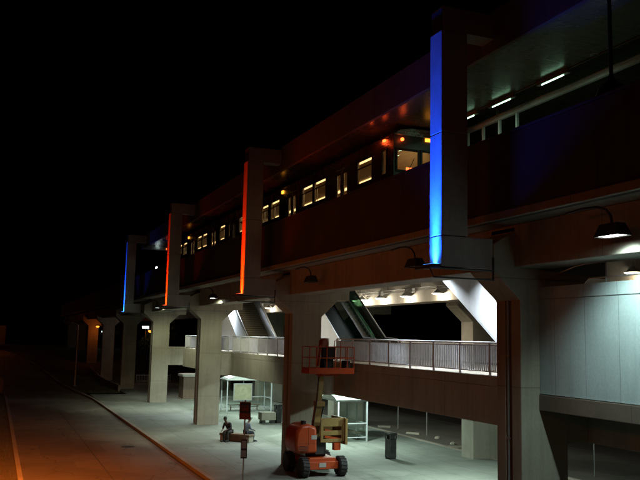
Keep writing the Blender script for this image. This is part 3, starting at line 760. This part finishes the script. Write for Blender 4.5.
c = MB(); c.prism([(-.16,5.55),(-.12,5.9),(.02,5.98),(.16,5.96),(.22,5.75),(.2,5.55)], 'y', -.7, -.35); c.prism([(-.3,4.75),(-.18,4.75),(-.1,5.7),(-.2,5.7)], 'y', -.7, -.55); c.build('tool_bag', M['sign_orange'], t, bevel=.05)

# ------------------------------------------------------------------ shelters
def shelter(loc, w, d, h, label, board):
    t = thing('bus_shelter', label, 'shelter', loc, 0, 'glass bus shelters on the plaza')
    for x in (0, w):
        for y in (0, d):
            c = MB(); c.box(x-.045,x+.045,y-.045,y+.045,0,h); c.build('post', M['white_panel'], t)
    n = max(1, int(max(w,d)/1.4))
    for k in range(1, n):
        x, y = (0 if d > w else w*k/n), (d*k/n if d > w else d)
        if d > w: x = w
        c = MB(); c.box(x-.035,x+.035,y-.035,y+.035,0,h); c.build('post', M['white_panel'], t)
    c = MB()
    for z in (.25, h-.08, 1.05):
        c.box(w-.03,w+.03,.046,d-.046,z-.03,z+.03) if d > w else c.box(.046,w-.046,d-.03,d+.03,z-.03,z+.03)
        c.box(.046,w-.046,-.03,.03,z-.03,z+.03) if d > w else c.box(w-.03,w+.03,.046,d-.046,z-.03,z+.03)
    c.box(.046,w-.046,d-.03,d+.03,h-.11,h-.05); c.box(-.03,.03,.046,d-.046,h-.11,h-.05)
    c.build('rails', M['white_panel'], t)
    c = MB()
    if d > w: c.box(w-.006,w+.006,.06,d-.06,.3,h-.15); 
    else: c.box(.06,w-.06,d-.006,d+.006,.3,h-.15)
    c.build('back_glass', M['glass'], t)
    c = MB()
    if d > w: c.box(.06,w-.06,-.006,.006,.3,h-.15)
    else: c.box(w-.006,w+.006,.06,d-.06,.3,h-.15)
    c.build('end_glass', M['glass'], t)
    # shallow vaulted translucent roof in two bays
    r = MB(); nb = 2; ax = d if d > w else w
    for b2 in range(nb):
        a0, a1 = -.15+(ax+.3)*b2/nb, -.15+(ax+.3)*(b2+1)/nb
        pts = []
        for k in range(9):
            u = k/8; pts.append((a0+(a1-a0)*u, h+.03+.26*math.sin(math.pi*u)**.8))
        pts += [(a1, h), (a0, h)]
        if d > w: r.prism([(q, z) for q, z in pts], 'x', -.2, w+.2)
        else: r.prism(pts, 'y', -.2, d+.2)
    r.build('roof', M['roof_white'], t)
    c = MB()
    if d > w: c.box(w-.5,w-.12,.5,d-.5,.42,.47); c.box(w-.34,w-.28,.7,.76,0,.42); c.box(w-.34,w-.28,d-.76,d-.7,0,.42)
    else: c.box(.5,w-.5,d-.5,d-.12,.42,.47); c.box(.7,.76,d-.34,d-.28,0,.42); c.box(w-.76,w-.7,d-.34,d-.28,0,.42)
    c.build('bench', M['wood'], t)
    if board:
        c = MB(); c.box(.55,2.0,-.06,-.02,.95,2.2); bo = c.build('map_board', M['board'], t)
        c = MB(); c.wall(.5,2.05,.9,2.25,-.07,-.015,[(.57,1.98,.97,2.18)],'y'); c.build('board_frame', M['galv'], bo)
    return t
shelter((18.75,42.4,0), 1.85, 4.3, 2.42, 'glass bus shelter with white vaulted roof, close behind the boom lift', 0)
shelter((17.3,61.0,0), 3.7, 1.7, 2.5, 'glass bus shelter with map board, farther back behind the seated people', 1)

# ------------------------------------------------------------------ kiosk, litter bins
t = thing('plaza_kiosk', 'brown panelled kiosk with pale flat lid beside the pale far column', 'kiosk', (16.55,73.4,0))
c = MB(); c.box(0,1.75,0,1.9,.08,2.1); c.build('body', M['kiosk'], t, bevel=.03)
c = MB(); c.box(-.12,1.87,-.12,2.02,2.105,2.35); c.build('lid', M['lid'], t, bevel=.04)
c = MB(); c.box(-.1,1.85,-.1,2.0,0,.075); c.build('plinth', M['concrete'], t)
def bin_(loc, label):
    t = thing('litter_bin', label, 'litter bin', loc, R(12), 'square steel litter bins')
    c = MB(); c.box(-.21,.21,-.21,.21,.06,.98); c.build('body', M['bin_steel'], t, bevel=.02)
    c = MB(); c.box(-.23,.23,-.23,.23,1.18,1.28); 
    for x in (-.19,.19):
        for y in (-.19,.19): c.box(x-.03,x+.03,y-.03,y+.03,.98,1.18)
    c.build('hood', M['bin_steel'], t, bevel=.015)
    c = MB(); c.box(-.15,.15,-.15,.15,.98,1.17); c.build('opening', M['black'], t)
    c = MB(); c.box(-.19,.19,-.19,.19,0,.06); c.build('foot', M['black'], t)
    c = MB(); c.box(-.14,.14,-.217,-.212,.3,.75); c.build('door_panel', M['dark_metal'], t)
    return t
b0 = bin_((18.9,36.1,0), 'dark steel litter bin standing alone on the pale open paving')
place_copy(b0, (18.75,52.9,0), 'steel litter bin on the end of the low concrete seat')
t = thing('low_seat_block', 'low concrete seat block with short feet beside the litter bin', 'seat block', (18.2,53.0,0))
c = MB(); c.box(-.75,.32,-.4,.4,.22,.75); c.build('block', M['concrete'], t, bevel=.03)
for x in (-.55,.15): c = MB(); c.box(x-.12,x+.12,-.3,.3,0,.218); c.build('foot', M['dark_metal'], t)

# ------------------------------------------------------------------ bench and people
BX, BY, BR = 13.2, 44.25, R(-48)
t = thing('plaza_bench', 'low box shaped bench with two people sitting on it', 'bench', (BX,BY,0), BR)
c = MB(); c.box(-1.0,1.0,-.28,.28,.30,.44); c.build('seat', M['wood'], t, bevel=.02)
for x in (-.97,.77): c = MB(); c.box(x,x+.2,-.25,.25,0,.298); c.build('support', M['concrete'], t, bevel=.02)
c = MB(); c.box(-.76,.76,-.2,.2,.03,.297); c.build('panel', M['wood'], t)

def skin_mesh(name, verts, edges, radii, root, m, parent=None, sub=2):
    me = bpy.data.meshes.new(name); me.from_pydata(verts, edges, []); me.update()
    o = bpy.data.objects.new(name, me); COL.objects.link(o); me.materials.append(m)
    sk = o.modifiers.new('skin','SKIN'); sk.use_smooth_shade = True
    for i, r in enumerate(radii):
        d = me.skin_vertices[0].data[i]; d.radius = r if isinstance(r, tuple) else (r, r); d.use_root = (i == root)
    sm = o.modifiers.new('smooth','SUBSURF'); sm.levels = sub; sm.render_levels = sub
    if parent: o.parent = parent
    return o
def chain(V, E, Rr, start, pts):
    i = start
    for p, r in pts:
        V.append(p); Rr.append(r); E.append((i, len(V)-1)); i = len(V)-1
    return i
def person(loc, rz, label, top, bottom, lean, cap, seat=.44):
    """seated figure, facing +x locally, leaning forward with the forearms on the thighs"""
    t = thing('person', label, 'person', loc, rz)
    s = seat+.1; l = lean
    V, E, Rr = [(0,0,s)], [], [(.15,.12)]
    ch = chain(V,E,Rr,0,[((.02+l*.12,0,s+.2),(.145,.115)),((.05+l*.4,0,s+.42),(.165,.12)),((.05+l*.52,0,s+.50),(.10,.09)),((.08+l*.62,0,s+.575),(.055,.055)),((.11+l*.7,0,s+.66),(.075,.085)),((.12+l*.74,0,s+.76),(.085,.10)),((.12+l*.74,0,s+.82),(.06,.07))])
    neck = 3; sx, sz = V[2][0], V[2][2]
    hands = []
    for k in (-1,1):
        e = chain(V,E,Rr,2,[((sx,.19*k,sz+.03),(.06,.06)),((sx+.06,.24*k,sz-.22),(.047,.047)),((sx+.27,.15*k,s+.15),(.036,.036)),((sx+.34,.11*k,s+.12),(.027,.04))])
        hx, hy, hz = V[e]
        for f, (dy, ln) in enumerate(((-.03,.075),(-.01,.085),(.012,.08),(.032,.062))):
            chain(V,E,Rr,e,[((hx+.045,hy+dy,hz-.01),.0105),((hx+.045+ln*.6,hy+dy*1.15,hz-.035),.0095),((hx+.045+ln*.8,hy+dy*1.1,hz-.075),.0085)])
        chain(V,E,Rr,e,[((hx+.01,hy-.045*k,hz),.011),((hx+.05,hy-.07*k,hz-.02),.009)])
    for k in (-1,1):
        chain(V,E,Rr,0,[((.08,.1*k,s-.01),(.09,.09)),((.44,.13*k,s+.01),(.062,.062)),((.47,.13*k,s-.22),(.056,.056)),((.42,.13*k,.1),(.042,.042)),((.44,.13*k,.045),(.045,.04)),((.6,.14*k,.035),(.045,.03))])
    body = skin_mesh('body', V, E, Rr, 0, M['skin'], t)
    # clothes: slightly larger skins over torso with sleeves, and over the legs
    V2, E2, R2 = [(0,0,s)], [], [(.165,.135)]
    chain(V2,E2,R2,0,[((.02+l*.12,0,s+.2),(.165,.135)),((.05+l*.4,0,s+.42),(.185,.14)),((.05+l*.52,0,s+.51),(.10,.10))])
    for k in (-1,1):
        chain(V2,E2,R2,2,[((sx,.2*k,sz+.03),(.075,.075)),((sx+.06,.25*k,sz-.22),(.062,.062)),((sx+.25,.16*k,s+.155),(.048,.048))])
    skin_mesh('jacket' if cap < 1 else 'shirt', V2, E2, R2, 0, top, t)
    V3, E3, R3 = [(0,0,s-.01)], [], [(.16,.13)]
    for k in (-1,1):
        chain(V3,E3,R3,0,[((.08,.1*k,s-.01),(.1,.1)),((.44,.13*k,s+.01),(.076,.076)),((.47,.13*k,s-.22),(.068,.068)),((.425,.13*k,.13),(.06,.06))])
    skin_mesh('trousers', V3, E3, R3, 0, bottom, t)
    for k in (-1,1):
        c = MB(); c.prism([(.36,0),(.70,0),(.72,.05),(.6,.09),(.46,.13),(.36,.12)], 'y', .14*k-.05, .14*k+.05); c.build('shoe', M['black'], t, bevel=.02)
    hx, hz = V[6][0], V[6][2]
    c = MB()
    c.lathe([(.02,.125),(.06,.11),(.095,.06),(.108,0),(.1,-.05)], (hx-.018,0,hz+.01), 16); hr = c.build('hair' if cap < 1 else 'cap', M['hair'] if cap < 1 else M['trousers'], t, smooth=True)
    if cap >= 1: c = MB(); c.prism([(hx+.06,-.07),(hx+.17,-.055),(hx+.18,.055),(hx+.06,.07)], 'z', hz+.015, hz+.03); c.build('peak', M['trousers'], hr)
    # face: nose, eyes, mouth, ears
    c = MB(); c.prism([(hx+.075,hz-.01),(hx+.115,hz-.05),(hx+.08,hz-.055)], 'y', -.014, .014); c.build('nose', M['skin'], t, bevel=.005)
    c = MB()
    for k in (-1,1): c.lathe([(.003,-.008),(.011,0),(.003,.008)], (hx+.083,.032*k,hz-.012), 8)
    c.build('eyes', M['hair'], t)
    c = MB(); c.box(hx+.07,hx+.088,-.024,.024,hz-.083,hz-.076); c.build('mouth', M['wood'], t)
    for k in (-1,1): c = MB(); c.lathe([(.012,-.01),(.028,0),(.012,.01)], (hx-.005,.09*k,hz-.03), 10, 'y'); c.build('ear', M['skin'], t)
    return t
fx = Vector((math.cos(BR), math.sin(BR), 0)); fn = Vector((-fx.y, fx.x, 0))
p1 = Vector((BX,BY,0)) - fx*.42 - fn*.06; p2 = Vector((BX,BY,0)) + fx*.55 + fn*.05
person(p1, BR-math.pi/2, 'person in dark jacket sitting hunched forward on the low bench', M['jacket'], M['trousers'], .62, 0)
person(p2, BR+math.pi/2-.5, 'person in pale shirt and cap sitting behind the bus stop pole', M['pale_shirt'], M['jeans'], .2, 1)

# ------------------------------------------------------------------ bus stop sign
t = thing('bus_stop_sign', 'bus stop pole with orange sign at top and timetable case below', 'sign', (9.6,31.1,0), R(-17))
c = MB(); c.tube([(0,0,0),(0,0,3.42)], .03, 8); c.lathe([(.07,0),(.07,.02)], (0,0,0), 12); c.build('pole', M['galv'], t)
c = MB(); c.box(-.225,.225,-.055,-.035,2.64,3.34); pl = c.build('sign_plate', M['sign_orange'], t, bevel=.01)
c = MB(); c.box(-.2,.2,-.0595,-.0565,2.9,3.31); c.build('dark_field', M['sign_dark'], pl)
c = MB()   # bus pictogram
c.wall(-.14,.14,3.0,3.2,-.064,-.061,[(-.12,-.03,3.1,3.175),(-.01,.07,3.1,3.175)],'y'); c.lathe([(.03,-.064),(.03,-.061)], (-.08,0,2.99), 12, 'y'); c.lathe([(.03,-.064),(.03,-.061)], (.08,0,2.99), 12, 'y'); c.build('bus_symbol', M['sign_orange'], pl)
c = MB(); c.box(-.13,.13,-.06,-.035,1.1,1.85); k = c.build('timetable_case', M['sign_dark'], t, bevel=.01)
c = MB(); c.box(-.1,.1,-.066,-.0615,1.5,1.8); c.box(-.1,.1,-.066,-.0615,1.16,1.42); c.build('timetable', M['sign_white'], k)

# ------------------------------------------------------------------ street lamps
def street_lamp(loc, h, reach, rz, label, kind):
    t = thing('street_lamp', label, 'street lamp', loc, rz)
    c = MB(); c.tube([(0,0,0),(0,0,h*.5),(0,0,h)], .08, 10, [.11,.09,.06]); c.lathe([(.2,0),(.2,.06),(.13,.12)], (0,0,0), 12); c.build('pole', M['galv'], t)
    c = MB(); c.tube([(0,0,h-.1),(reach*.4,0,h+.18),(reach,0,h+.25)], .04, 8); c.build('arm', M['galv'], t)
    c = MB(); c.prism([(reach-.1,h+.17),(reach+.62,h+.19),(reach+.66,h+.27),(reach+.5,h+.36),(reach-.05,h+.36)], 'y', -.16, .16); hd = c.build('lamp_head', M['lampshade'], t, bevel=.03)
    c = MB(); c.lathe([(.2,.08),(.26,.0),(.2,-.14),(.03,-.2)], (reach+.3,0,h+.12), 14); c.build('lens', M['em_sodium' if kind else 'glass'], hd, smooth=True)
    return t
SOD = (1,.205,.022)
t = street_lamp((-3.2,26.5,-.06), 9.2, 2.2, 0, 'sodium street lamp on the verge of the road', 1)
lamp('bulb', 'SPOT', t, (2.5,0,9.12), LP['sodium'], SOD, spot_size=R(122), spot_blend=1, shadow_soft_size=.14, aim=(-.25,.7,-1))
lamp('bulb_side_glow', 'SPOT', t, (2.5,0,9.1), LP['sodium_glow'], SOD, spot_size=R(112), spot_blend=.9, shadow_soft_size=.14, aim=(1,.05,-.3))
t = street_lamp((-4.6,7.0,-.06), 9.0, 2.2, 0, 'sodium street lamp on the verge close to the camera', 1)
lamp('bulb', 'SPOT', t, (2.5,0,8.9), LP['sodium_side'], SOD, spot_size=R(150), spot_blend=1, shadow_soft_size=.14, aim=(.55,1,-.45))
t = street_lamp((15.2,122,2.0), 4.9, .8, R(180), 'small amber street lamp shining beside the far viaduct column', 1)
lamp('bulb', 'POINT', t, (1.1,0,4.5), 40, SOD, shadow_soft_size=.12)
t = street_lamp((19.0,101,0), 6.3, .5, R(180), 'amber street lamp burning between the far columns past the plaza', 1)
lamp('bulb', 'POINT', t, (.8,0,6.2), 45, SOD, shadow_soft_size=.12)
street_lamp((8.6,93,0), 6.9, .8, R(180), 'unlit slim street lamp on the dark grass strip', 0)
t = street_lamp((-2.4,133,2.9), 7, 1.2, 0, 'tall sodium street lamp at the bend on the rise', 1)
lamp('bulb', 'POINT', t, (1.5,0,6.9), 120, SOD, shadow_soft_size=.12)
c = MB(); c.box(-9,2.0,186,186.4,3.0,7.2); tag(c.build('retaining_wall', M['kerb']), 'far concrete wall glowing orange at the end of the road', 'wall')
t = street_lamp((-6.5,178,3.4), 6.5, 1.0, 0, 'sodium street lamp before the far wall at the end of the road', 1)
lamp('bulb', 'POINT', t, (1.3,0,6.4), 260, SOD, shadow_soft_size=.12)
# two small white lamps far back
def post_lamp(loc, h, label, r=.16):
    t = thing('globe_lamp', label, 'lamp', loc)
    c = MB(); c.tube([(0,0,0),(0,0,h)], .05, 8); c.build('pole', M['galv'], t)
    c = MB(); c.lathe([(r*.3,-r),(r*.8,-r*.6),(r,0),(r*.8,r*.6),(r*.3,r)], (0,0,h+r), 14); c.build('globe', M['em_white'], t, smooth=True)
    return t
post_lamp((18.3,150,3.4), 2.7, 'small white lamp below the amber one on the rise', .2)
post_lamp((14.3,77.5,11.4), 1.0, 'white globe lamp on the track past the canopy end', .13)
t = thing('box_light', 'small white box light between the far columns', 'light', (17.6,101,0))
c = MB(); c.tube([(0,0,0),(0,0,6.7)], .05, 8); c.build('pole', M['dark_metal'], t)
c = MB(); c.box(-.4,.4,-.1,.1,6.75,7.0); c.build('lens', M['em_white'], t)

# ------------------------------------------------------------------ rear lot: wire fence, wheel stops
t = thing('wire_fence', 'thin wire fence along the dark lot behind the plaza', 'fence', (26.0,0,-.1))
for k in range(9):
    y = 18+k*5.1+(k%3)*.6; c = MB(); c.tube([(0,y,0),(0,y,2.9)], .03, 6); c.build('post', M['galv'], t)
c = MB()
for z in (.3,1.1,1.9,2.8): c.tube([(0,18,z),(0,62,z)], .006, 4)
c.build('wire', M['dark_metal'], t)
def stop(loc, label, rz, ln=1):
    c = MB(); c.prism([(-.09,0),(.09,0),(.06,.13),(-.06,.13)], 'y', -.95*ln, .95*ln)
    o = c.build('wheel_stop', M['concrete'], bevel=.015); o.location = loc; o.rotation_euler = (0,0,rz)
    return tag(o, label, 'wheel stop', 'concrete wheel stops in the dark lot')
stop((25.4,49.5,-.1), 'concrete wheel stop farthest back in the dark lot', R(60), .45)
stop((25.5,45.6,-.1), 'tilted concrete wheel stop between the other two by the fence', R(35), .5)
stop((24.9,39.2,-.1), 'concrete wheel stop closest to the pale rear column', R(75))
for x, y, l in ((25.9,43.2,'grey rubble lump lying by the fence post'),(25.4,40.6,'small rubble lump near the closest wheel stop')):
    c = MB(); c.lathe([(.05,0),(.2,.02),(.16,.12),(.04,.17)], (0,0,0), 7); o = c.build('rubble_lump', M['concrete'], loc=(x,y,-.1)); tag(o, l, 'rubble')

# ------------------------------------------------------------------ planter wall, utility pillar, covers
b = MB()
pts = [(12.4,y) for y in range(86,118,4)]
for a, c2 in zip(pts, pts[1:]):
    b.prism([(a[1],hill(a[1])-.5),(c2[1],hill(c2[1])-.5),(c2[1],hill(c2[1])+.55),(a[1],hill(a[1])+.55)], 'x', 12.4, 12.65)
tag(b.build('planter_wall', M['kerb']), 'low reddish wall between the dark grass strip and the plaza', 'wall')
t = thing('utility_pillar', 'round topped brown utility pillar at the verge of the road', 'utility box', (.55,84,-.06))
c = MB(); c.prism([(-.45,0),(.45,0),(.45,1.25),(.32,1.5),(0,1.6),(-.32,1.5),(-.45,1.25)], 'y', -.2, .2); c.build('cabinet', M['wood'], t, bevel=.03)
c = MB(); c.box(-.36,.36,-.212,-.203,.15,1.2); c.build('door', M['wood'], t)
c = MB(); c.lathe([(.36,0),(.36,.012)], (0,0,0), 24); o = c.build('manhole_cover', M['dark_metal'], loc=(7.1,44.4,-.129)); tag(o, 'round dark manhole cover in the road near the sign', 'manhole cover')
c = MB(); c.lathe([(.36,0),(.36,.012)], (0,0,0), 24); o = c.build('manhole_cover', M['dark_metal'], loc=(7.9,74.5,-.129)); tag(o, 'small manhole cover in the road near the kerb bend', 'manhole cover')
c = MB(); c.wall(-.45,.45,-.3,.3,0,.012,[(-.4+.1*k,-.35+.1*k,-.25,.25) for k in range(9)],'x'); o = c.build('drain_grate', M['dark_metal'], loc=(7.6,84.5,-.118)); o.rotation_euler = (0,R(90),R(90)); tag(o, 'dark drain grate beside the kerb bend', 'grate')
# a low picket fence beyond the plaza
t = thing('picket_fence', 'small dark picket fence beyond the far columns', 'fence', (16.4,99,0))
c = MB()
for k in range(22): c.box(k*.2,k*.2+.04,-.02,.02,0,1.1)
c.build('pickets', M['galv'], t)
c = MB(); c.box(0,4.3,.022,.05,.9,.97); c.box(0,4.3,.022,.05,.2,.27); c.build('rails', M['galv'], t)

# ------------------------------------------------------------------ trees
def tree(loc, h, cr, label, seed):
    rd = random.Random(seed)
    t = thing('broadleaf_tree', label, 'tree', loc, 0, 'dark trees beyond the plaza')
    c = MB(); c.tube([(0,0,-.3),(.05,0,h*.25),(.0,.08,h*.5),(.1,0,h*.8)], .1, 8, [.2,.15,.11,.04])
    tips = []
    for k in range(9):
        a = rd.random()*6.28; z0 = h*(.3+.05*k); q = (math.cos(a)*cr*.65, math.sin(a)*cr*.65, z0+h*.2)
        c.tube([(.03,.03,z0),(q[0]*.5,q[1]*.5,z0+h*.12),q], .04, 6, [.07,.045,.015]); tips.append(q)
    c.build('trunk', M['bark'], t)
    b = MB()
    cl = [(q[0]+rd.uniform(-.4,.4), q[1]+rd.uniform(-.4,.4), q[2]+rd.uniform(-.3,.8)) for q in tips for _ in range(3)]+[(0,0,h*.9)]
    for cx, cy, cz in cl:
        rr_ = rd.uniform(.5,.95)*cr*.42
        for _ in range(95):
            v = Vector((rd.gauss(0,1),rd.gauss(0,1),rd.gauss(0,.8))); v = v.normalized()*rr_*rd.random()**.4
            p0 = Vector((cx,cy,cz))+v; a = Vector((rd.uniform(-1,1),rd.uniform(-1,1),rd.uniform(-.6,.6))).normalized(); s2 = a.cross(Vector((rd.random(),rd.random(),1))).normalized(); z = .11+rd.random()*.1
            b.face([p0-a*z, p0+s2*z*.5, p0+a*z, p0-s2*z*.5])
    b.build('crown', M['leaf'], t)
    return t
tree((20.3,106,0.2), 7.5, 2.6, 'tree with orange lit leaves behind the far plaza columns', 3)
tree((17.4,128,2.5), 7, 2.4, 'dark tree standing behind the viaduct columns on the rise', 5)
tree((24,120,2.2), 8, 3, 'dark tree farther behind, past the rear row of columns', 9)

# ------------------------------------------------------------------ render settings
S.view_settings.view_transform = 'Standard'; S.view_settings.look = 'None'
S.view_settings.exposure = 0; S.view_settings.gamma = 1; S.view_settings.use_curve_mapping = False
S.render.engine = 'CYCLES'
cy = S.cycles
cy.use_denoising = True
try: cy.denoiser = 'OPENIMAGEDENOISE'
except Exception: pass
cy.max_bounces = 6; cy.diffuse_bounces = 4; cy.glossy_bounces = 3; cy.transmission_bounces = 6; cy.transparent_max_bounces = 12
cy.sample_clamp_indirect = 4; cy.caustics_reflective = False; cy.caustics_refractive = False
cy.use_light_tree = True
